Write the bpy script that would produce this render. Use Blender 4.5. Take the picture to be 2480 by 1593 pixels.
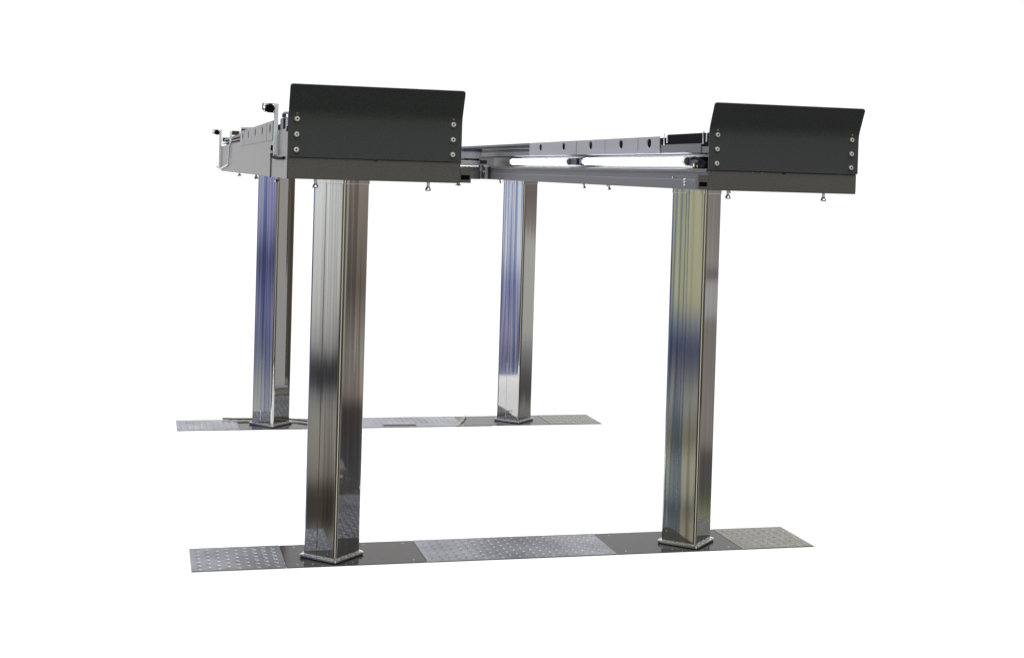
import bpy, bmesh, math
from mathutils import Vector, Matrix
R = math.radians
for o in list(bpy.data.objects):
    bpy.data.objects.remove(o)
S = bpy.context.scene
COL = S.collection

# ------------------------------------------------------------------ camera
PXW, PXH, FPX = 2480.0, 1593.0, 3408.6
CX, CY = 1243.3, 493.9
cam_d = bpy.data.cameras.new("camera")
cam = bpy.data.objects.new("camera", cam_d); COL.objects.link(cam)
cam_d.sensor_fit = 'HORIZONTAL'; cam_d.sensor_width = 36.0
cam_d.lens = 36.0 * FPX / PXW
cam_d.shift_x = -(CX - PXW / 2) / PXW
cam_d.shift_y = (CY - PXH / 2) / PXW
cam_d.clip_end = 500
rx, ry, rz = -0.0216, -0.0298, -0.2536
Rm = Matrix.Rotation(rz, 3, 'Z') @ Matrix.Rotation(rx, 3, 'X') @ Matrix.Rotation(ry, 3, 'Y')
right, fwd, up = Rm.col[0], Rm.col[1], Rm.col[2]
M3 = Matrix((right, up, -fwd)).transposed()
cam.matrix_world = Matrix.Translation((-0.4649, -4.9503, 1.6184)) @ M3.to_4x4()
S.camera = cam

# ------------------------------------------------------------------ made-up world: white studio in front, dim workshop tones to the sides and behind
W = bpy.data.worlds.new("World"); S.world = W; W.use_nodes = True
nt = W.node_tree; N = nt.nodes; L = nt.links
N.clear()
def node(t, **k):
    n = N.new(t)
    for a, b in k.items(): setattr(n, a, b)
    return n
def math_(op, a, b=None, c=None, clamp=False):
    n = node('ShaderNodeMath', operation=op, use_clamp=clamp)
    for i, v in enumerate((a, b, c)):
        if v is None: continue
        if isinstance(v, (int, float)): n.inputs[i].default_value = v
        else: L.new(v, n.inputs[i])
    return n.outputs[0]
def smooth(x, a, b):
    n = node('ShaderNodeMapRange', interpolation_type='SMOOTHSTEP')
    L.new(x, n.inputs[0]); n.inputs[1].default_value = a; n.inputs[2].default_value = b
    return n.outputs[0]
def ramp(x, a, b, stops, interp='LINEAR'):
    t = node('ShaderNodeMapRange'); L.new(x, t.inputs[0])
    t.inputs[1].default_value = a; t.inputs[2].default_value = b
    r = node('ShaderNodeValToRGB'); r.color_ramp.interpolation = interp
    L.new(t.outputs[0], r.inputs[0])
    e = r.color_ramp.elements
    for i, (p, c) in enumerate(stops):
        q = (p - a) / (b - a)
        if i < 2: s = e[i]; s.position = q
        else: s = e.new(q)
        s.color = (*c, 1) if isinstance(c, tuple) else (c, c, c, 1)
    return r.outputs[0]
def mix(f, a, b, mode='MIX'):
    n = node('ShaderNodeMix', data_type='RGBA', blend_type=mode)
    if isinstance(f, (int, float)): n.inputs[0].default_value = f
    else: L.new(f, n.inputs[0])
    for s, v in ((n.inputs[6], a), (n.inputs[7], b)):
        if isinstance(v, tuple): s.default_value = (*v, 1)
        else: L.new(v, s)
    return n.outputs[2]
tc = node('ShaderNodeTexCoord')
sp = node('ShaderNodeSeparateXYZ'); L.new(tc.outputs['Generated'], sp.inputs[0])
X, Y, Z = sp.outputs
el = math_('ARCSINE', Z)
az = math_('MULTIPLY', math_('ARCTAN2', X, Y), 180 / math.pi)        # degrees, 0 = +Y, + towards +X
elev = math_('MULTIPLY', el, 180 / math.pi)
# noise: shifts the elevation bands a little from one bearing to the next
cmb = node('ShaderNodeCombineXYZ'); L.new(math_('MULTIPLY', az, 1.6), cmb.inputs[0]); L.new(math_('MULTIPLY', elev, 0.16), cmb.inputs[1])
no = node('ShaderNodeTexNoise'); no.inputs['Scale'].default_value = 1.0; no.inputs['Detail'].default_value = 3.0
L.new(cmb.outputs[0], no.inputs[0])
nz = math_('SUBTRACT', no.outputs[0], 0.5)
elw = math_('ADD', elev, math_('MULTIPLY', nz, 1.3))
# left side of the made-up workshop
def sector(v, p, hi=(.6, .6, .6)):
    pts = [(-20, p[0][1])] + p + [(10, hi), (30, (.4, .4, .4))]
    return ramp(v, -20, 30, pts)
az0 = az; az = math_('ADD', az, 2.06)
# four sectors left, four right: invented reflection bands, one for each visible post face
wFL = sector(elw, [(-14.5, (.40, .39, .36)), (-14.2, (.07, .06, .05)), (-12.7, (.08, .075, .055)), (-12.3, (.35, .33, .29)), (-11.4, (.42, .40, .35)), (-9.8, (.46, .45, .42)), (-9.2, (.36, .36, .37)), (-8.7, (.05, .05, .06)), (-7.8, (.05, .05, .06)), (-7.1, (.58, .58, .57)), (-5.7, (.88, .88, .87)), (-3.3, (1.06, 1.08, 1.07)), (-.8, (1.2, 1.26, 1.27))], (1.0, 1.0, 1.0))
wRL = sector(elw, [(-9.9, (0.584, 0.608, 0.724)), (-8.8, (0.481, 0.504, 0.591)), (-8.0, (0.328, 0.351, 0.502)), (-7.2, (0.233, 0.256, 0.454)), (-5.6, (0.284, 0.301, 0.533)), (-3.6, (0.146, 0.158, 0.343)), (-2.2, (0.433, 0.468, 0.793)), (-.5, (0.517, 0.552, 0.918))], (0.63, 0.659, 0.804))
wRR = sector(elw, [(-9.5, (0.761, 0.801, 0.921)), (-9.1, (0.182, 0.182, 0.23)), (-8.6, (0.554, 0.562, 0.626)), (-8.1, (0.661, 0.702, 0.822)), (-7.6, (0.28, 0.304, 0.464)), (-6.5, (0.607, 0.607, 0.807)), (-4.5, (0.471, 0.527, 0.815)), (-3.2, (1.08, 1.2, 1.36)), (-.8, (1.18, 1.3, 1.42))], (1.02, 1.1, 1.18))
wFR = sector(elw, [(-13.6, (0.456, 0.429, 0.35)), (-13.1, (0.0998, 0.0998, 0.091)), (-12.7, (0.547, 0.529, 0.441)), (-11.3, (0.596, 0.579, 0.482)), (-10.5, (0.267, 0.249, 0.179)), (-8.9, (0.46, 0.46, 0.46)), (-7.6, (0.182, 0.191, 0.244)), (-6.7, (0.0842, 0.102, 0.225)), (-5.9, (0.305, 0.331, 0.437)), (-5.1, (0.675, 0.667, 0.482)), (-1.3, (0.715, 0.706, 0.504))], (0.796, 0.796, 0.62))
leftH = ramp(az, -114, -90, [(-113.0, (.5, .5, .5)), (-112.2, (1.1, 1.1, 1.0)), (-111.5, (.45, .42, .40)), (-111.0, (1.05, 1.05, .95)), (-110.5, (1, 1, 1)), (-110.1, (1.12, 1.1, 1.0)), (-109.85, (.5, .62, .8)), (-109.70, (.20, .36, .65)), (-109.52, (.98, 1, 1)), (-108.6, (.7, .72, .72)), (-108.0, (1.05, 1.05, .95)),
     (-104.6, (.9, .95, 1.0)), (-104.0, (.3, .33, .55)), (-103.5, (1.0, 1, 1)), (-103.15, (1.05, 1.05, 1.05)), (-102.9, (.25, .25, .5)), (-102.6, (.95, .95, 1)), (-102.2, (.5, .5, .7)), (-101.6, (1, 1, 1)),
     (-97.4, (.9, .9, .9)), (-96.8, (.5, .52, .6)), (-96.3, (1, .98, .94)), (-95.95, (.6, .6, .64)), (-95.6, (1.02, 1.0, .98)), (-95.1, (1.05, 1.05, 1.03)), (-94.7, (.75, .75, .78)),
     (-94.0, (1, 1, 1)), (-93.5, (.45, .5, .7)), (-93.2, (1.1, 1.0, 1.0)), (-92.9, (1.35, 1.4, 1.05)), (-92.5, (.45, .5, .75))])
left = mix(smooth(az, -94.45, -94.05), wFL, wRL)
left = mix(smooth(az, -99.0, -100.0), left, wRR)
left = mix(smooth(az, -106.0, -107.0), left, wFR)
left = mix(1.0, left, leftH, 'MULTIPLY')
eFR = sector(elw, [(-13.8, (0.455, 0.45, 0.44)), (-13.4, (0.341, 0.341, 0.211)), (-12.8, (0.174, 0.179, 0.114)), (-12.4, (0.142, 0.132, 0.127)), (-11.1, (0.148, 0.133, 0.123)), (-10.7, (0.36, 0.31, 0.275)), (-9.4, (0.396, 0.341, 0.306)), (-5.8, (0.359, 0.309, 0.269)), (-5.4, (0.627, 0.587, 0.557)), (-4.2, (0.648, 0.608, 0.583)), (-3.9, (0.145, 0.125, 0.12)), (-3.5, (0.504, 0.444, 0.413)), (-1.2, (0.419, 0.369, 0.329))])
eRR = sector(elw, [(-9.4, (0.403, 0.379, 0.319)), (-8.9, (0.117, 0.111, 0.105)), (-8.1, (0.173, 0.161, 0.149)), (-7.1, (0.43, 0.412, 0.394)), (-6.5, (0.75, 0.702, 0.624)), (-2.7, (0.824, 0.764, 0.68)), (-2.1, (0.459, 0.381, 0.339)), (-.8, (0.306, 0.24, 0.21))])
eFL = sector(elw, [(-13.6, (0.418, 0.412, 0.418)), (-12.9, (0.151, 0.151, 0.164)), (-9.6, (0.122, 0.103, 0.0961)), (-9.0, (0.564, 0.479, 0.427)), (-7.3, (0.553, 0.495, 0.436)), (-4.9, (0.253, 0.214, 0.181)), (-.8, (0.434, 0.375, 0.323))])
eRL = sector(elw, [(-9.6, (.36, .33, .33)), (-9.1, (.10, .09, .08)), (-5.0, (.15, .13, .11)), (-.8, (.26, .21, .17))])
rightH = ramp(az, 66, 90, [(68.4, (.9, .88, .86)), (68.6, (1.05, 1, .96)), (68.75, (.85, .82, .8)), (68.9, (1, 1, 1)), (69.1, (1.08, 1.05, 1)), (76, (1, 1, 1)), (76.4, (.95, .95, .95)),
     (82.7, (1.05, 1, .95)), (83.1, (1.15, 1.1, 1.0)), (83.25, (.45, .42, .40)), (83.45, (.9, .85, .8)), (83.55, (.45, .42, .40)), (83.75, (.8, .75, .7)), (85.75, (.5, .45, .42)), (85.95, (1, .95, .9)), (86.15, (.75, .7, .68)), (86.3, (1.1, 1.05, 1.0))])
rightc = mix(smooth(az, 72, 73), eFR, eRR)
rightc = mix(smooth(az, 79, 80), rightc, eFL)
rightc = mix(smooth(az, 84.4, 85.0), rightc, eRL)
rightc = mix(1.0, rightc, rightH, 'MULTIPLY')
rightc = mix(1.0, rightc, (.88, .93, 1.0), 'MULTIPLY')
az = az0
# behind the photographer
absaz_ = math_('ABSOLUTE', az)
back = mix(smooth(elev, -12, 12), (.05, .05, .05), (.36, .36, .35))
corner_glow = math_('MULTIPLY', smooth(absaz_, 163, 168), math_('MULTIPLY', smooth(elev, -26, -22), smooth(elev, 5, 2)))
back = mix(corner_glow, back, (1.0, .95, .68))                              # added warm glow behind the camera, gives the post corners a bright edge
side = mix(smooth(az, -20, 20), left, rightc)
absaz = math_('ABSOLUTE', az)
rear = mix(smooth(absaz, 112, 135), side, back)
rel = math_('ABSOLUTE', math_('SUBTRACT', az, 9.5))
rear = mix(smooth(rel, 56, 44), rear, (1.1, 1.1, 1.1))               # white studio backdrop
allc = mix(smooth(elev, 34, 52), rear, (4.2, 4.2, 4.25))                # added overhead glow, strong enough to wash the floor out to white
bg = node('ShaderNodeBackground'); L.new(allc, bg.inputs[0]); bg.inputs[1].default_value = 1.0
wo = node('ShaderNodeOutputWorld'); L.new(bg.outputs[0], wo.inputs[0])
W.cycles.sampling_method = 'MANUAL'; W.cycles.sample_map_resolution = 1024

S.render.engine = 'CYCLES'
S.view_settings.view_transform = 'Standard'; S.view_settings.look = 'None'
S.view_settings.exposure = 0.0; S.view_settings.gamma = 1.0
S.view_settings.use_curve_mapping = False

# ------------------------------------------------------------------ materials
def material(name, col, metal=0.0, rough=0.5, spec=0.5, grain=0.0, gscale=300, bump=0.0, bscale=200, emit=None):
    m = bpy.data.materials.new(name); m.use_nodes = True
    t = m.node_tree; b = t.nodes['Principled BSDF']
    b.inputs['Base Color'].default_value = (*col, 1); b.inputs['Metallic'].default_value = metal
    b.inputs['Roughness'].default_value = rough; b.inputs['Specular IOR Level'].default_value = spec
    if grain or bump:
        co = t.nodes.new('ShaderNodeTexCoord')
    if grain:
        n = t.nodes.new('ShaderNodeTexNoise'); n.inputs['Scale'].default_value = gscale; n.inputs['Detail'].default_value = 4
        t.links.new(co.outputs['Object'], n.inputs[0])
        mr = t.nodes.new('ShaderNodeMapRange'); mr.inputs[1].default_value = .25; mr.inputs[2].default_value = .75
        mr.inputs[3].default_value = 1 - grain; mr.inputs[4].default_value = 1 + grain
        t.links.new(n.outputs[0], mr.inputs[0])
        mx = t.nodes.new('ShaderNodeMix'); mx.data_type = 'RGBA'; mx.blend_type = 'MULTIPLY'; mx.inputs[0].default_value = 1
        mx.inputs[6].default_value = (*col, 1)
        t.links.new(mr.outputs[0], mx.inputs[7]); t.links.new(mx.outputs[2], b.inputs['Base Color'])
    if bump:
        n = t.nodes.new('ShaderNodeTexNoise'); n.inputs['Scale'].default_value = bscale; n.inputs['Detail'].default_value = 2
        t.links.new(co.outputs['Object'], n.inputs[0])
        bp = t.nodes.new('ShaderNodeBump'); bp.inputs['Strength'].default_value = bump; bp.inputs['Distance'].default_value = .002
        t.links.new(n.outputs[0], bp.inputs['Height']); t.links.new(bp.outputs[0], b.inputs['Normal'])
    if emit:
        b.inputs['Emission Color'].default_value = (*emit[0], 1); b.inputs['Emission Strength'].default_value = emit[1]
    return m
def chrome_material():
    m = bpy.data.materials.new("polished_steel"); m.use_nodes = True
    t = m.node_tree; b = t.nodes['Principled BSDF']; k = t.links
    b.inputs['Base Color'].default_value = (.48, .475, .465, 1); b.inputs['Metallic'].default_value = 1
    co = t.nodes.new('ShaderNodeTexCoord')
    mp = t.nodes.new('ShaderNodeMapping'); mp.inputs['Scale'].default_value = (13, 13, .40)
    k.new(co.outputs['Object'], mp.inputs[0])
    n = t.nodes.new('ShaderNodeTexNoise'); n.inputs['Scale'].default_value = 1; n.inputs['Detail'].default_value = 1.2
    k.new(mp.outputs[0], n.inputs[0])
    bp = t.nodes.new('ShaderNodeBump'); bp.inputs['Strength'].default_value = 1.0; bp.inputs['Distance'].default_value = .00085
    k.new(n.outputs[0], bp.inputs['Height']); k.new(bp.outputs[0], b.inputs['Normal'])
    mp2 = t.nodes.new('ShaderNodeMapping'); mp2.inputs['Scale'].default_value = (260, 260, 3)
    k.new(co.outputs['Object'], mp2.inputs[0])
    n2 = t.nodes.new('ShaderNodeTexNoise'); n2.inputs['Scale'].default_value = 1; n2.inputs['Detail'].default_value = 3
    k.new(mp2.outputs[0], n2.inputs[0])
    mr = t.nodes.new('ShaderNodeMapRange'); mr.inputs[3].default_value = .026; mr.inputs[4].default_value = .050
    k.new(n2.outputs[0], mr.inputs[0]); k.new(mr.outputs[0], b.inputs['Roughness'])
    b.inputs['Anisotropic'].default_value = .92; b.inputs['Anisotropic Rotation'].default_value = .25
    tg = t.nodes.new('ShaderNodeTangent'); tg.direction_type = 'RADIAL'; tg.axis = 'Z'; k.new(tg.outputs[0], b.inputs['Tangent'])
    return m
MT = dict(
    chrome=chrome_material(),
    bright=material("zinc_steel", (.72, .72, .70), 1, .22, bump=.05),
    plate=material("charcoal_paint", (.051, .056, .056), 0, .55, .22, grain=.30, gscale=260, bump=.25, bscale=420),
    endbeam=material("brown_grey_paint", (.090, .085, .077), 0, .55, .35, grain=.22, gscale=260, bump=.25, bscale=420),
    paint=material("silver_grey_paint", (.076, .070, .068), .0, .34, .5, grain=.14, gscale=220, bump=.15, bscale=400),
    inner=material("cool_grey_paint", (.088, .088, .096), .0, .42, .35, grain=.12, gscale=220, bump=.15, bscale=400),
    black=material("black_rubber", (.007, .007, .010), 0, .7, .04),
    darkblue=material("dark_housing", (.030, .030, .055), 0, .4, .4),
    tread=material("galvanised_tread", (.225, .232, .255), 1, .36, grain=.32, gscale=6, bump=.12, bscale=160),
    treadwarm=material("worn_tread", (.18, .172, .152), 1, .46, grain=.25, gscale=40, bump=.12, bscale=160),
    cover=material("dark_cover_steel", (.022, .019, .018), 0, .12, .09, grain=.25, gscale=30),
    floor=material("white_floor", (.80, .80, .80), 0, .9, 0.0, grain=.01, gscale=5),
    tube=material("lit_tube", (.9, .9, .95), 0, .4, emit=((.90, .93, 1.0), 11)),
    white=material("white_plastic", (.75, .75, .72), 0, .4),
    bolt=material('zinc_bolt', (.74, .76, .66), .25, .35),
    zinc=material('pale_zinc', (.80, .85, .90), .25, .3),
    guard=material('pale_grey_tube_glow', (.265, .265, .282), 0, .42, .4, grain=.12, gscale=220, bump=.15, bscale=400),  # lightened to carry the tubes' glow on inner guard plates; also the jack's grey
    brass=material("brass", (.62, .50, .26), 1, .3),
    yellow=material("olive_cable", (.40, .37, .22), 0, .5),
    olive=material('dark_olive_cable', (.13, .115, .055), 0, .5),
    brown=material('dark_brown_block', (.060, .036, .028), 0, .6),
    rust=material("bare_copper_mark", (.30, .17, .09), 0, .6),
)

# ------------------------------------------------------------------ mesh helpers
def finish(bm, name, mat, parent=None, bevel=0.0, smooth=False, seg=1):
    bmesh.ops.recalc_face_normals(bm, faces=bm.faces)
    if bevel:
        ed = [e for e in bm.edges if len(e.link_faces) == 2 and e.calc_face_angle(0) > .6]
        bmesh.ops.bevel(bm, geom=ed, offset=bevel, segments=seg, affect='EDGES', clamp_overlap=True)
    me = bpy.data.meshes.new(name); bm.to_mesh(me); bm.free()
    if smooth:
        me.set_sharp_from_angle(angle=R(38))
        for p in me.polygons: p.use_smooth = p.area < .05
    me.materials.append(MT[mat])
    o = bpy.data.objects.new(name, me); COL.objects.link(o)
    if parent:
        o.parent = parent
    return o
def box(bm, x0, x1, y0, y1, z0, z1, T=None):
    vs = [bm.verts.new((x, y, z)) for x in (x0, x1) for y in (y0, y1) for z in (z0, z1)]
    for f in ((0, 1, 3, 2), (4, 6, 7, 5), (0, 4, 5, 1), (2, 3, 7, 6), (0, 2, 6, 4), (1, 5, 7, 3)):
        bm.faces.new([vs[i] for i in f])
    return vs
def prism_y(bm, prof, y0, y1):                       # profile in (x, z), extruded along y
    a = [bm.verts.new((x, y0, z)) for x, z in prof]; b = [bm.verts.new((x, y1, z)) for x, z in prof]
    n = len(prof)
    bm.faces.new(a); bm.faces.new(b[::-1])
    for i in range(n): bm.faces.new((a[i], b[i], b[(i + 1) % n], a[(i + 1) % n]))
def prism_z(bm, prof, z0, z1):
    a = [bm.verts.new((x, y, z0)) for x, y in prof]; b = [bm.verts.new((x, y, z1)) for x, y in prof]
    n = len(prof)
    bm.faces.new(a); bm.faces.new(b[::-1])
    for i in range(n): bm.faces.new((a[i], b[i], b[(i + 1) % n], a[(i + 1) % n]))
def cyl(bm, p0, p1, r, n=16, r1=None, caps=True):
    p0, p1 = Vector(p0), Vector(p1); d = (p1 - p0).normalized()
    t = Vector((0, 0, 1)) if abs(d.z) < .9 else Vector((1, 0, 0))
    u = d.cross(t).normalized(); v = d.cross(u)
    r1 = r if r1 is None else r1
    a = [bm.verts.new(p0 + (u * math.cos(k * 2 * math.pi / n) + v * math.sin(k * 2 * math.pi / n)) * r) for k in range(n)]
    b = [bm.verts.new(p1 + (u * math.cos(k * 2 * math.pi / n) + v * math.sin(k * 2 * math.pi / n)) * r1) for k in range(n)]
    for i in range(n): bm.faces.new((a[i], a[(i + 1) % n], b[(i + 1) % n], b[i]))
    if caps: bm.faces.new(a[::-1]); bm.faces.new(b)
def tube(bm, pts, r, n=8):
    pts = [Vector(p) for p in pts]; rings = []
    for i, p in enumerate(pts):
        d = (pts[min(i + 1, len(pts) - 1)] - pts[max(i - 1, 0)]).normalized()
        t = Vector((1, 0, 0)) if abs(d.x) < .9 else Vector((0, 0, 1))
        u = d.cross(t).normalized(); v = d.cross(u)
        rings.append([bm.verts.new(p + (u * math.cos(k * 2 * math.pi / n) + v * math.sin(k * 2 * math.pi / n)) * r) for k in range(n)])
    for a, b in zip(rings, rings[1:]):
        for i in range(n): bm.faces.new((a[i], a[(i + 1) % n], b[(i + 1) % n], b[i]))
    bm.faces.new(rings[0][::-1]); bm.faces.new(rings[-1])
def rounded(hx, hy, r, n=6, rot=0.0):
    out = []
    for cx, cy, a0 in ((hx - r, hy - r, 0), (-hx + r, hy - r, 90), (-hx + r, -hy + r, 180), (hx - r, -hy + r, 270)):
        for k in range(n + 1):
            a = R(a0 + 90 * k / n); x, y = cx + r * math.cos(a), cy + r * math.sin(a)
            out.append((x * math.cos(rot) - y * math.sin(rot), x * math.sin(rot) + y * math.cos(rot)))
    return out
def empty(name, loc, label, cat, group=None):
    o = bpy.data.objects.new(name, None); COL.objects.link(o); o.location = loc
    o.empty_display_size = .1
    tag(o, label, cat, group); return o
def tag(o, label, cat, group=None):
    o['label'] = label; o['category'] = cat
    if group: o['group'] = group
def NB(): return bmesh.new()

# ------------------------------------------------------------------ floor
bm = NB(); box(bm, -.262, 1.700, .76, 4.08, -.002, -.0008)
fl = finish(bm, 'floor', 'floor'); fl['kind'] = 'structure'

# ------------------------------------------------------------------ floor cover strips
E0, E1, E2, E3, E4, E5 = -.267, .107, .686, 1.515, 2.092, 2.435
S1, S2, DY = .731, 1.072, 3.036
def lugs(bm, x0, x1, y0, y1, z, px, py, ll, lw, lh):
    nx = int((x1 - x0) / px); ny = int((y1 - y0) / py)
    for i in range(nx):
        for j in range(ny):
            cx = x0 + (i + .5) * (x1 - x0) / nx; cy = y0 + (j + .5) * (y1 - y0) / ny
            a = R(45 if (i + j) % 2 else -45); c, s = math.cos(a), math.sin(a)
            P = [(-ll, 0), (-ll * .4, -lw), (ll * .4, -lw), (ll, 0), (ll * .4, lw), (-ll * .4, lw)]
            lo = [bm.verts.new((cx + p * c - q * s, cy + p * s + q * c, z)) for p, q in P]
            hi = [bm.verts.new((cx + .6 * (p * c - q * s), cy + .6 * (p * s + q * c), z + lh)) for p, q in P]
            bm.faces.new(hi)
            for k in range(6): bm.faces.new((lo[k], lo[(k + 1) % 6], hi[(k + 1) % 6], hi[k]))
def cover_strip(y0, label, rear):
    t = empty('floor_cover', (0, y0, 0), label, 'floor cover', 'metal cover strips on the floor')
    w = S2 - S1; z0, z1 = .0005, .005
    for a, b, m in ((E0, E1, 'tread'), (E2, E3, 'tread'), (E4, E5, 'treadwarm')):
        bm = NB()
        if rear and a == E2:
            box(bm, a + .001, 1.0, 0, w, z0, z1); box(bm, 1.0, 1.212, .075, w, z0, z1); box(bm, 1.212, b - .001, 0, w, z0, z1)
        else:
            box(bm, a + .001, b - .001, 0, w, z0, z1)
        lugs(bm, a + .012, b - .012, .10 if (rear and a == E2) else .012, w - .012, z1, .036, .026, .0150, .0036, .0015)
        finish(bm, 'tread_plate', m, t)
    if rear:
        bm = NB(); box(bm, 1.003, 1.209, .0, .073, z0, z1 - .003)
        o = finish(bm, 'hatch', 'cover', t); o['label'] = 'dark rectangular hatch in the tread plate'
    for a, b in ((E1, E2), (E3, E4)):
        bm = NB(); box(bm, a + .001, b - .001, 0, w, z0, z1 - .001)
        c = finish(bm, 'cover_plate', 'cover', t, bevel=.001)
        for sx, sy in ((a + .05, .04), (a + .06, w - .04), (b - .05, .04), (b - .05, w - .04), (b - .22, w - .035)):
            bm = NB(); cyl(bm, (sx, sy, z1 - .001), (sx, sy, z1 + .0005), .0055, 12, .004)
            finish(bm, 'screw', 'tread', c, smooth=True)
    return t
cover_strip(S1, 'larger near floor strip of tread plate and dark panels under the two closer posts', False)
cover_strip(S1 + DY, 'far floor strip of tread plate with a dark hatch, under two distant posts', True)

# ------------------------------------------------------------------ posts
H = 1.577
TH = -.780
def post(x, y, label):
    t = empty('lift_post', (x, y, 0), label, 'lift post', 'polished square posts carrying the runways')
    bm = NB(); prism_z(bm, rounded(.0842, .0866, .014, 6, TH), .012, H - .012)
    finish(bm, 'column', 'chrome', t, smooth=True)
    bm = NB(); prism_z(bm, rounded(.098, .100, .016, 5, TH), .0075, .019)
    col = finish(bm, 'collar', 'bright', t, bevel=.003, smooth=True, seg=2)
    bm = NB(); prism_z(bm, rounded(.096, .098, .016, 5, TH), .003, .0075)
    finish(bm, 'gasket', 'black', t)
    c, s = math.cos(TH), math.sin(TH)
    for k in range(4):
        for q in (-.072, -.024, .024, .072):
            lx, ly = ((q, -.0935), (.0925, q), (q, .0935), (-.0925, q))[k]
            px, py = lx * c - ly * s, lx * s + ly * c
            bm = NB(); cyl(bm, (px, py, .018), (px, py, .0225), .0045, 10, .003)
            finish(bm, 'rivet', 'bright', col, smooth=True)
    # faint weld seam down the left face, and the plate closing the top
    bm = NB()
    sx = -.0855; 
    px, py = (-.004) * c - (-.0862) * s, (-.004) * s + (-.0862) * c
    lx, ly = -.012, -.0862
    # left face has local normal -y (rotated by TH)
    px, py = lx * c - ly * s, lx * s + ly * c
    tube(bm, [(px, py, .02 + i * (H - .04) / 12) for i in range(13)], .0016, 6)
    finish(bm, 'weld_seam', 'chrome', t, smooth=True)
    bm = NB(); prism_z(bm, rounded(0.0850, .0874, .0115, 5, TH), H - .022, H - .0005)
    finish(bm, 'top_collar', 'chrome', t, bevel=.001)
    return t
P1, P2, Q1, Q2 = .3085, 1.885, .880, 3.939
post(P1, Q1, 'pale tan polished post under the near plate of the left runway, on near strip')
post(P2, Q1, 'olive reflecting polished square post near the worn right end of the near floor strip')
post(P1, Q2, 'bluish polished square post on the far strip, partly behind the left near post')
post(P2, Q2, 'slim looking polished post on the far strip seen in the gap between the two runways')

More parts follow.
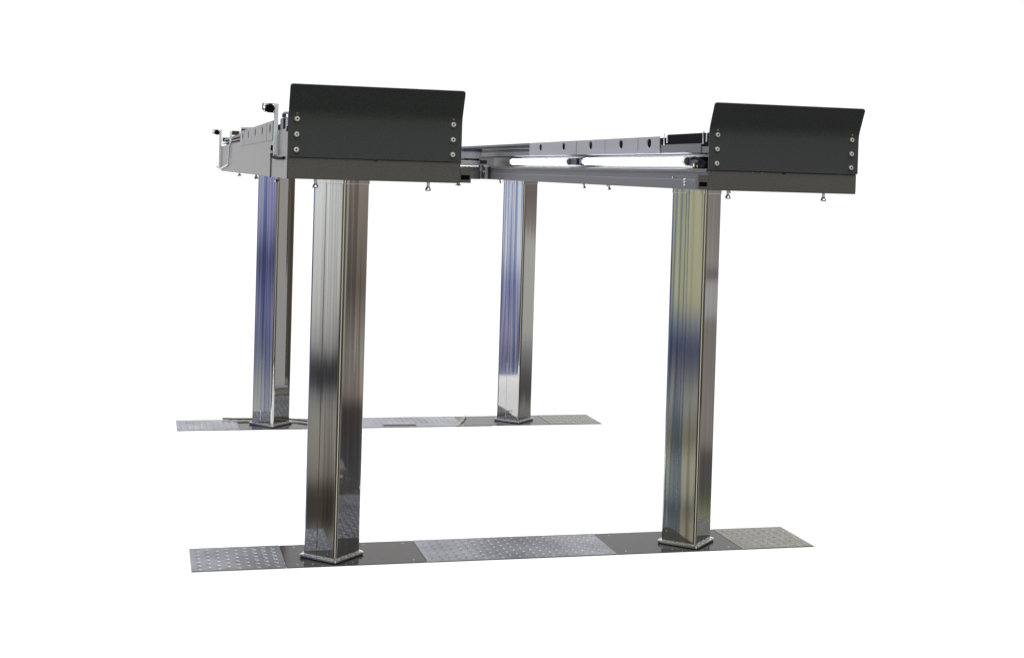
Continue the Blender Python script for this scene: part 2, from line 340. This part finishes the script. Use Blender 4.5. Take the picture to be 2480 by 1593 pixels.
# ------------------------------------------------------------------ runways
XR, WR, YE = 1.5727, .62, 4.70
ZB, Z1, ZT, YT = 1.8045, 1.654, 1.9048, -.0464
def runway(left):
    x_in = WR if left else XR            # inner side
    sg = -1 if left else 1
    lab = ('left runway with roller levers on its outer side and a dark flared end plate' if left
           else 'right runway with lit tubes along its inner side and a dark flared end plate')
    t = empty('lift_runway', (x_in, 0, H), lab, 'lift runway', 'runways of the vehicle lift')
    def fin(bm, name, mat, parent=None, **k):
        for v in bm.verts:                # u (inner to outer) -> world, then relative to the empty
            v.co = Vector((sg * v.co.x, v.co.y, v.co.z - H))
        return finish(bm, name, mat, parent or t, **k)
    # --- main beam
    bm = NB()
    prof = [(WR, H), (WR, 1.742), (.004, 1.742), (.004, 1.717), (.052, 1.717), (.052, 1.657), (-.003, 1.657), (-.003, 1.645), (.004, 1.642), (.004, 1.617), (0, 1.614), (0, H)]
    prism_y(bm, prof, .012, YE)
    fin(bm, 'beam', 'inner' if not left else 'paint', bevel=.0012)
    # --- deck tray
    bm = NB(); box(bm, .03, .59, .02, .53, 1.743, 1.797); box(bm, .03, .59, .53, 2.6, 1.743, 1.785); box(bm, .065, .555, 2.6, YE, 1.743, 1.772)
    fin(bm, 'deck', 'black')
    # --- end plate, bent forward at the top
    seq = []
    r = .010
    for k in range(7):                     # bottom corner
        a = R(90 * k / 6); seq.append((Z1 + r * .5 * (1 - math.cos(a)), r * .5 * (1 - math.sin(a))))
    rows = [(z, i) for z, i in seq] + [(Z1 + (ZB - .02 - Z1) * q, 0) for q in (.25, .5, .75, 1)]
    pts = [(0.0, z, i) for z, i in rows]
    dy, dz = YT, ZT - ZB; ln = math.hypot(dy, dz); ux, uz = dy / ln, dz / ln
    for k in range(1, 7):                  # soft bend
        q = k / 6; a = Vector((0, ZB - .02)); b = Vector((0, ZB)); c_ = Vector((ux * .02, ZB + uz * .02))
        p = a * (1 - q) ** 2 + b * 2 * q * (1 - q) + c_ * q * q
        pts.append((p.x, p.y, 0))
    for q in (.3, .55, .75): pts.append((ux * ln * q, ZB + uz * ln * q, 0))
    for k in range(7):
        a = R(90 * k / 6); s_ = ln - r + r * math.sin(a); pts.append((ux * s_, ZB + uz * s_, r * (1 - math.cos(a))))
    bm = NB(); F, Bk = [], []
    TK = .005
    for i, (y, z, ins) in enumerate(pts):
        p, n_ = pts[max(i - 1, 0)], pts[min(i + 1, len(pts) - 1)]
        d = Vector((n_[0] - p[0], n_[1] - p[1])).normalized(); nr = Vector((d.y, -d.x))
        F.append([bm.verts.new((u, y, z)) for u in (ins, WR * .33, WR * .67, WR - ins)])
        Bk.append([bm.verts.new((u, y + nr.x * TK, z + nr.y * TK)) for u in (ins, WR * .33, WR * .67, WR - ins)])
    for G in (F, Bk):
        for a, b in zip(G, G[1:]):
            for j in range(3): bm.faces.new((a[j], a[j + 1], b[j + 1], b[j]))
    for a, b, c_, d_ in zip(F, F[1:], Bk, Bk[1:]):
        for j in (0, 3): bm.faces.new((a[j], b[j], d_[j], c_[j]))
    for k in (0, -1):
        for j in range(3): bm.faces.new((F[k][j], F[k][j + 1], Bk[k][j + 1], Bk[k][j]))
    ep = fin(bm, 'end_plate', 'plate', smooth=True)
    for u in (.0325, .5900):
        for z in (1.7865, 1.7325, 1.679):
            bm = NB(); cyl(bm, (u, 0, z), (u, -.002, z), .0108, 20, .0102); fin(bm, 'washer', 'tread', ep, smooth=True)
            bm = NB(); cyl(bm, (u, -.002, z), (u, -.0065, z), .0083, 18, .0074)
            fin(bm, 'bolt', 'bolt', ep, smooth=True)
            bm = NB(); cyl(bm, (u, -.0063, z), (u, -.0068, z), .0036, 6); fin(bm, 'bolt_socket', 'black', ep)
        bm = NB(); cyl(bm, (u, -.0005, 1.8055), (u, -.003, 1.8055), .0042, 10, .003)
        fin(bm, 'pin', 'rust' if left else 'bright', ep, smooth=True)
    # --- end beam below it
    bm = NB()
    c0 = Z1 - .003
    pr = []
    for cx, cz, a0 in ((WR - .004 - .008, H + .008, 270),):
        for k in range(6):
            a = R(a0 + 90 * k / 5); pr.append((cx + .008 * math.cos(a), cz + .008 * math.sin(a)))
    pr += [(WR - .004, c0), (.318, c0)]
    for k in range(1, 8):
        a = R(180 * k / 8); pr.append((.310 + .008 * math.cos(a), c0 - .0075 * math.sin(a)))
    pr += [(.302, c0), (.002, c0), (.002, H)]
    prism_y(bm, pr, .003, .0115)
    eb = fin(bm, 'end_beam', 'endbeam', bevel=.001)
    if not left:
        for u in (.183, .219):
            bm = NB(); cyl(bm, (u, .003, 1.6468), (u, .001, 1.6468), .0022, 8); fin(bm, 'screw', 'bright', eb)
    # --- square tube stub on the inner side with its dark opening
    bm = NB()
    u0, u1, y0, y1, z0, z1 = -.038, .0015, .003, .030, H + .002, 1.634
    hz0, hz1, hu0, hu1 = 1.590, 1.607, -.034, -.001
    box(bm, u0, u1, y0, y1, z0, hz0); box(bm, u0, u1, y0, y1, hz1, z1)
    box(bm, u0, hu0, y0, y1, hz0, hz1); box(bm, hu1, u1, y0, y1, hz0, hz1)
    st = fin(bm, 'tube_stub', 'endbeam')
    bm = NB(); box(bm, hu0, hu1, y0 + .008, y1 - .004, hz0, hz1); fin(bm, 'opening', 'black', st)  # black block stands in for the shade inside the hollow stub
    # --- levelling bolts under the beam
    spots = ([(.517, .03), (.113, .03)] if left else [(.095, .03), (.493, .03)]) + ([(.6, 1.74), (.6, 3.0), (.6, .62), (.002, .03)] if left else [(.012, 1.215), (.012, 1.60), (.012, 3.30), (.6, 1.2), (.6, 3.0)])
    for k, (u, y) in enumerate(spots):
        d = .026 if k < 2 else .016
        if u == .002: d = .004
        bm = NB(); cyl(bm, (u, y, H + .001), (u, y, H - d * .6), .0058, 10); cyl(bm, (u, y, H - d * .6), (u, y, H - d), .0065, 12, .0115); cyl(bm, (u, y, H - d), (u, y, H - d - .005), .0125, 12, .010)
        fin(bm, 'levelling_bolt', 'bright', smooth=True)
    # --- slotted guard plates on both edges of the deck
    def guard(side, y0, y1, slots, z0, z1):
        bm = NB(); th = .004
        ua, ub = (-.0035, .0005) if side == 0 else (WR + .0035, WR - .0005)
        cuts = [y0] + [(a + b) / 2 for a, b in zip(slots, slots[1:])] + [y1]
        for i, s_ in enumerate(slots):
            a, b = cuts[i], cuts[i + 1]
            corners = [(a, z0), (b, z0), (b, z1), (a, z1)]; cz = (z0 + z1) / 2 + .008
            ov = []
            nn = 20
            hw, hh = .026, .0185
            angs = sorted([2 * math.pi * k / nn for k in range(nn)] + [math.atan2(z - cz, y - s_) % (2 * math.pi) for y, z in corners])
            inn, out = [], []
            for an in angs:
                c, s2 = math.cos(an), math.sin(an)
                e = (abs(c / hw) ** 3 + abs(s2 / hh) ** 3) ** (-1 / 3)
                inn.append((s_ + c * e, cz + s2 * e))
                ks = []
                if c > 1e-9: ks.append((b - s_) / c)
                if c < -1e-9: ks.append((a - s_) / c)
                if s2 > 1e-9: ks.append((z1 - cz) / s2)
                if s2 < -1e-9: ks.append((z0 - cz) / s2)
                k = min(ks); out.append((s_ + c * k, cz + s2 * k))
            L4 = [[bm.verts.new((u, y, z)) for y, z in q] for u in (ua, ub) for q in (inn, out)]
            m_ = len(angs)
            for k in range(m_):
                n2 = (k + 1) % m_
                bm.faces.new((L4[0][k], L4[0][n2], L4[1][n2], L4[1][k])); bm.faces.new((L4[2][k], L4[3][k], L4[3][n2], L4[2][n2]))
                bm.faces.new((L4[0][k], L4[2][k], L4[2][n2], L4[0][n2])); bm.faces.new((L4[1][k], L4[1][n2], L4[3][n2], L4[3][k]))
        bmesh.ops.remove_doubles(bm, verts=bm.verts, dist=1e-5)
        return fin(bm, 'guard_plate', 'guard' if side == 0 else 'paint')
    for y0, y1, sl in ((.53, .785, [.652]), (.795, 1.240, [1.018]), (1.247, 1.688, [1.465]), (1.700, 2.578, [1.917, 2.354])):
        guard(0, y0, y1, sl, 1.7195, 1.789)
    for y0, y1, sl in ((.60, .880, [.73]), (.894, 2.31, [1.13, 1.54, 2.0]), (2.322, 2.645, [2.42])):
        guard(1, y0, y1, sl, 1.721, 1.7965)
    # --- short panel and clips at the front opening, both sides
    for side in (0, 1):
        q = (lambda u: u) if side == 0 else (lambda u: WR - u)
        bm = NB(); box(bm, q(.001), q(.0045), .085, .52, 1.7185, 1.754); fin(bm, 'side_panel', 'inner' if side == 0 else 'paint', bevel=.001)
        for yy in (.455, .035):
            bm = NB()
            P_ = [(q(-.002), yy + .022, 1.752), (q(-.002), yy + .024, 1.790), (q(-.002), yy + .016, 1.800), (q(-.002), yy - .004, 1.800), (q(-.002), yy - .012, 1.792), (q(-.002), yy - .012, 1.760)]
            tube(bm, P_, .0022, 6)
            fin(bm, 'clip', 'zinc', smooth=True)
        # rail with a dark lip on the far half
        bm = NB()
        box(bm, q(.030), q(.062), 2.60, YE - .02, 1.7425, 1.775)
        box(bm, q(.004), q(.034), 2.60, YE - .02, 1.757, 1.761)
        fin(bm, 'rail', 'inner' if side == 0 else 'paint', bevel=.001)
        bm = NB(); box(bm, q(.010), q(.07), 2.60, YE, 1.7755, 1.7905)
        fin(bm, 'rail_lip', 'darkblue', bevel=.002)
    # --- work lights in the inner channel
    bm = NB(); box(bm, .046, .0515, .10, 3.6, 1.661, 1.7135)
    lf = fin(bm, 'lamp_channel', 'paint')
    for y0, y1 in ((.25, 1.545), (1.85, 2.955)):
        bm = NB(); cyl(bm, (.004, y0, 1.686), (.004, y1, 1.686), .0152, 20)
        fin(bm, 'tube', 'tube', lf, smooth=True)
        for ya, yb in ((y0 - .03, y0), (y1, y1 + .03)):
            bm = NB(); cyl(bm, (.004, ya, 1.686), (.004, yb, 1.686), .0172, 16); fin(bm, 'tube_cap', 'bright', lf, smooth=True)
    for y0, y1, z0, z1 in ((1.71, 1.815, 1.670, 1.703), (.115, .215, 1.668, 1.704)):
        bm = NB(); box(bm, .004, .045, y0, y1, z0, z1); fin(bm, 'lamp_holder', 'darkblue', lf, bevel=.003)
    bm = NB(); cyl(bm, (.006, 1.655, 1.686), (.044, 1.655, 1.686), .016, 16); fin(bm, 'holder_knob', 'inner', lf, smooth=True)
    bm = NB(); tube(bm, [(.008, .19, 1.695), (.002, .15, 1.700), (-.004, .11, 1.697), (.0, .07, 1.688), (.006, .04, 1.678)], .006, 8)
    fin(bm, 'lamp_cable', 'black', lf, smooth=True)
    bm = NB(); box(bm, -.004, .03, .03, .155, 1.6585, 1.681); fin(bm, 'connector', 'black', lf, bevel=.004)
    bm = NB(); cyl(bm, (-.004, .125, 1.671), (-.010, .125, 1.671), .008, 12); cyl(bm, (-.004, .095, 1.667), (-.008, .095, 1.667), .004, 10); fin(bm, 'connector_screw', 'brass', lf, smooth=True)
    # --- small bolts on the lower inner beam
    for y, z in ((.235, 1.615), (.235, 1.6035), (.235, 1.592), (.36, 1.622)):
        bm = NB(); cyl(bm, (.002, y, z), (-.005, y, z), .0055 if z < 1.62 else .003, 10, .004); fin(bm, 'side_bolt', 'bright', smooth=True)
    # --- seam strip across the outer side
    bm = NB(); box(bm, WR - .001, WR + .004, .668, .690, H - .002, 1.660); fin(bm, 'seam_strip', 'darkblue', bevel=.001)
    # --- levers with rollers on the outer side of the left runway
    if left:
        o_ = WR
        def lever(y, zb, zt, full):
            bm = NB(); box(bm, o_ + .002, o_ + .018, y - .004, y + .004, zb, zt)
            lv = fin(bm, 'lever', 'zinc', bevel=.002)
            bm = NB(); tube(bm, [(o_ + .010, y + .007, zt - .003), (o_ + .040, y + .007, zt - .001), (o_ + .057, y + .007, zt - .002), (o_ + .060, y + .007, zt - .006), (o_ + .060, y + .007, zt - .026), (o_ + .056, y + .007, zt - .031), (o_ + .040, y + .007, zt - .034), (o_ + .012, y + .007, zt - .036)], .0034, 8)
            fin(bm, 'arm', 'bright', lv, smooth=True)
            bm = NB(); cyl(bm, (o_ + .056, y + .02, zt - .024), (o_ + .040, y + .02, zt - .022), .0105, 14); fin(bm, 'roller', 'bright', lv, smooth=True)
            bm = NB(); cyl(bm, (o_ + .033, y - .016, zt - .022), (o_ + .040, y + .05, zt - .020), .0165, 18, .0155)
            fin(bm, 'knob', 'black', lv, smooth=True)
            bm = NB(); cyl(bm, (o_ + .026, y + .002, zb + .012), (o_ + .026, y - .006, zb + .012), .006, 12); fin(bm, 'pivot', 'bright', lv, smooth=True)
        lever(.385, 1.660, 1.856, True)
        lever(4.66, 1.590, 1.855, True)
        bm = NB(); cyl(bm, (o_ - .012, .20, 1.796), (o_ - .012, .20, 1.809), .017, 18); cyl(bm, (o_ - .012, .20, 1.809), (o_ - .012, .20, 1.817), .017, 18, .009)
        fin(bm, 'stop_knob', 'darkblue', smooth=True)
        bm = NB(); box(bm, o_ - .030, o_ - .002, .22, .34, 1.752, 1.797); fin(bm, 'stop_block', 'darkblue', bevel=.003)
        bm = NB(); box(bm, o_ - .060, o_ - .004, 4.60, 4.68, 1.772, 1.80); fin(bm, 'stop_block', 'darkblue', bevel=.003)
        bm = NB()                                   # shallow handle loop under the near lever
        tube(bm, [(o_ + .004, .60, 1.70), (o_ + .006, .60, 1.672), (o_ + .008, .58, 1.660), (o_ + .010, .50, 1.653), (o_ + .010, .30, 1.648), (o_ + .009, .16, 1.647), (o_ + .004, .10, 1.650)], .0052, 8)
        fin(bm, 'handle', 'black', smooth=True)
        bm = NB()                                   # long bent rod on the far part
        tube(bm, [(o_ + .006, 3.52, 1.752), (o_ + .008, 3.56, 1.725), (o_ + .008, 3.58, 1.690), (o_ + .009, 3.66, 1.64), (o_ + .009, 3.68, 1.624), (o_ + .009, 3.74, 1.618), (o_ + .009, 4.20, 1.603), (o_ + .009, 4.64, 1.590)], .0045, 8)
        fin(bm, 'rod', 'zinc', smooth=True)
        bm = NB(); box(bm, o_ - .001, o_ + .012, 3.50, 3.512, 1.752, 1.822)
        cr = fin(bm, 'catch', 'zinc', bevel=.002)
        bm = NB(); box(bm, o_ - .045, o_ - .002, 3.506, 3.53, 1.795, 1.8205); fin(bm, 'catch_block', 'brown', cr, bevel=.002)
        bm = NB(); box(bm, o_ - .062, o_, 2.650, 2.665, 1.797, 1.8255); tl = fin(bm, 'stop_tab', 'zinc', bevel=.002)
        bm = NB(); box(bm, o_ - .055, o_ - .004, 2.644, 2.649, 1.797, 1.812); fin(bm, 'stop_pad', 'darkblue', tl)
    return t
runway(True)
runway(False)

# ------------------------------------------------------------------ jacking carriage hanging between the runways
jx, jy = 1.462, 3.55
jk = empty('jack', (jx, jy, 1.60), 'round stepped grey jack head between the runways, beside the left end plate', 'jack')
def jfin(bm, name, mat, **k):
    for v in bm.verts: v.co -= Vector((jx, jy, 1.60))
    return finish(bm, name, mat, k.pop('parent', jk), **k)
bm = NB(); cyl(bm, (jx, jy, 1.702), (jx, jy, 1.748), .062, 36); o = jfin(bm, 'drum', 'guard', smooth=True, bevel=.003)
bm = NB(); cyl(bm, (jx, jy, 1.7485), (jx, jy, 1.762), .066, 36); jfin(bm, 'drum_cap', 'darkblue', smooth=True)
bm = NB(); cyl(bm, (jx, jy, 1.690), (jx, jy, 1.7015), .050, 30); jfin(bm, 'neck', 'darkblue', smooth=True)
bm = NB(); cyl(bm, (jx - .006, jy, 1.658), (jx - .006, jy, 1.6895), .060, 36); jfin(bm, 'ring', 'guard', smooth=True, bevel=.003)
bm = NB(); cyl(bm, (jx, jy, 1.576), (jx, jy, 1.630), .058, 36); cyl(bm, (jx, jy, 1.6305), (jx, jy, 1.6575), .052, 36, .056); jfin(bm, 'cylinder', 'inner', smooth=True)
bm = NB(); box(bm, .626, 1.566, jy + .02, jy + .10, 1.672, 1.698); jfin(bm, 'cross_arm', 'darkblue', bevel=.003)
bm = NB(); box(bm, jx + .062, jx + .108, jy - .05, jy + .02, 1.578, 1.664); jfin(bm, 'bracket', 'darkblue', bevel=.002)
bm = NB(); box(bm, jx + .074, jx + .092, jy - .056, jy - .051, 1.580, 1.655); box(bm, jx + .064, jx + .104, jy - .062, jy - .051, 1.655, 1.664); jfin(bm, 'strap', 'bright')
bm = NB(); cyl(bm, (jx + .068, jy - .051, 1.625), (jx + .068, jy - .058, 1.625), .007, 12); jfin(bm, 'bolt', 'bright', smooth=True)
bm = NB(); box(bm, jx - .19, jx + .03, jy - .075, jy - .068, 1.652, 1.658); jfin(bm, 'shelf', 'bright', bevel=.001)

# ------------------------------------------------------------------ cables on the far strip
def cable(pts, label, rad=.004, m='yellow'):
    bm = NB(); c = Vector(pts[0]); tube(bm, [Vector(p) - c for p in pts], rad, 8)
    o = finish(bm, 'cable', m, smooth=True); o.location = c
    tag(o, label, 'cable', 'olive cables lying over the far strip')
cable([(1.600, 4.10, .015), (1.575, 4.02, .016), (1.535, 3.92, .016), (1.500, 3.82, .016), (1.470, 3.74, .015)], 'straight olive cable crossing the far strip beside the middle tread plate')
cable([(.02, 4.09, .016), (.10, 4.07, .016), (.22, 4.062, .016), (.34, 4.068, .016), (.42, 4.05, .016), (.50, 4.0, .016), (.57, 3.93, .016), (.60, 3.86, .015)], 'curved dark olive cable lying behind the bluish post on the far strip', .006, 'olive')
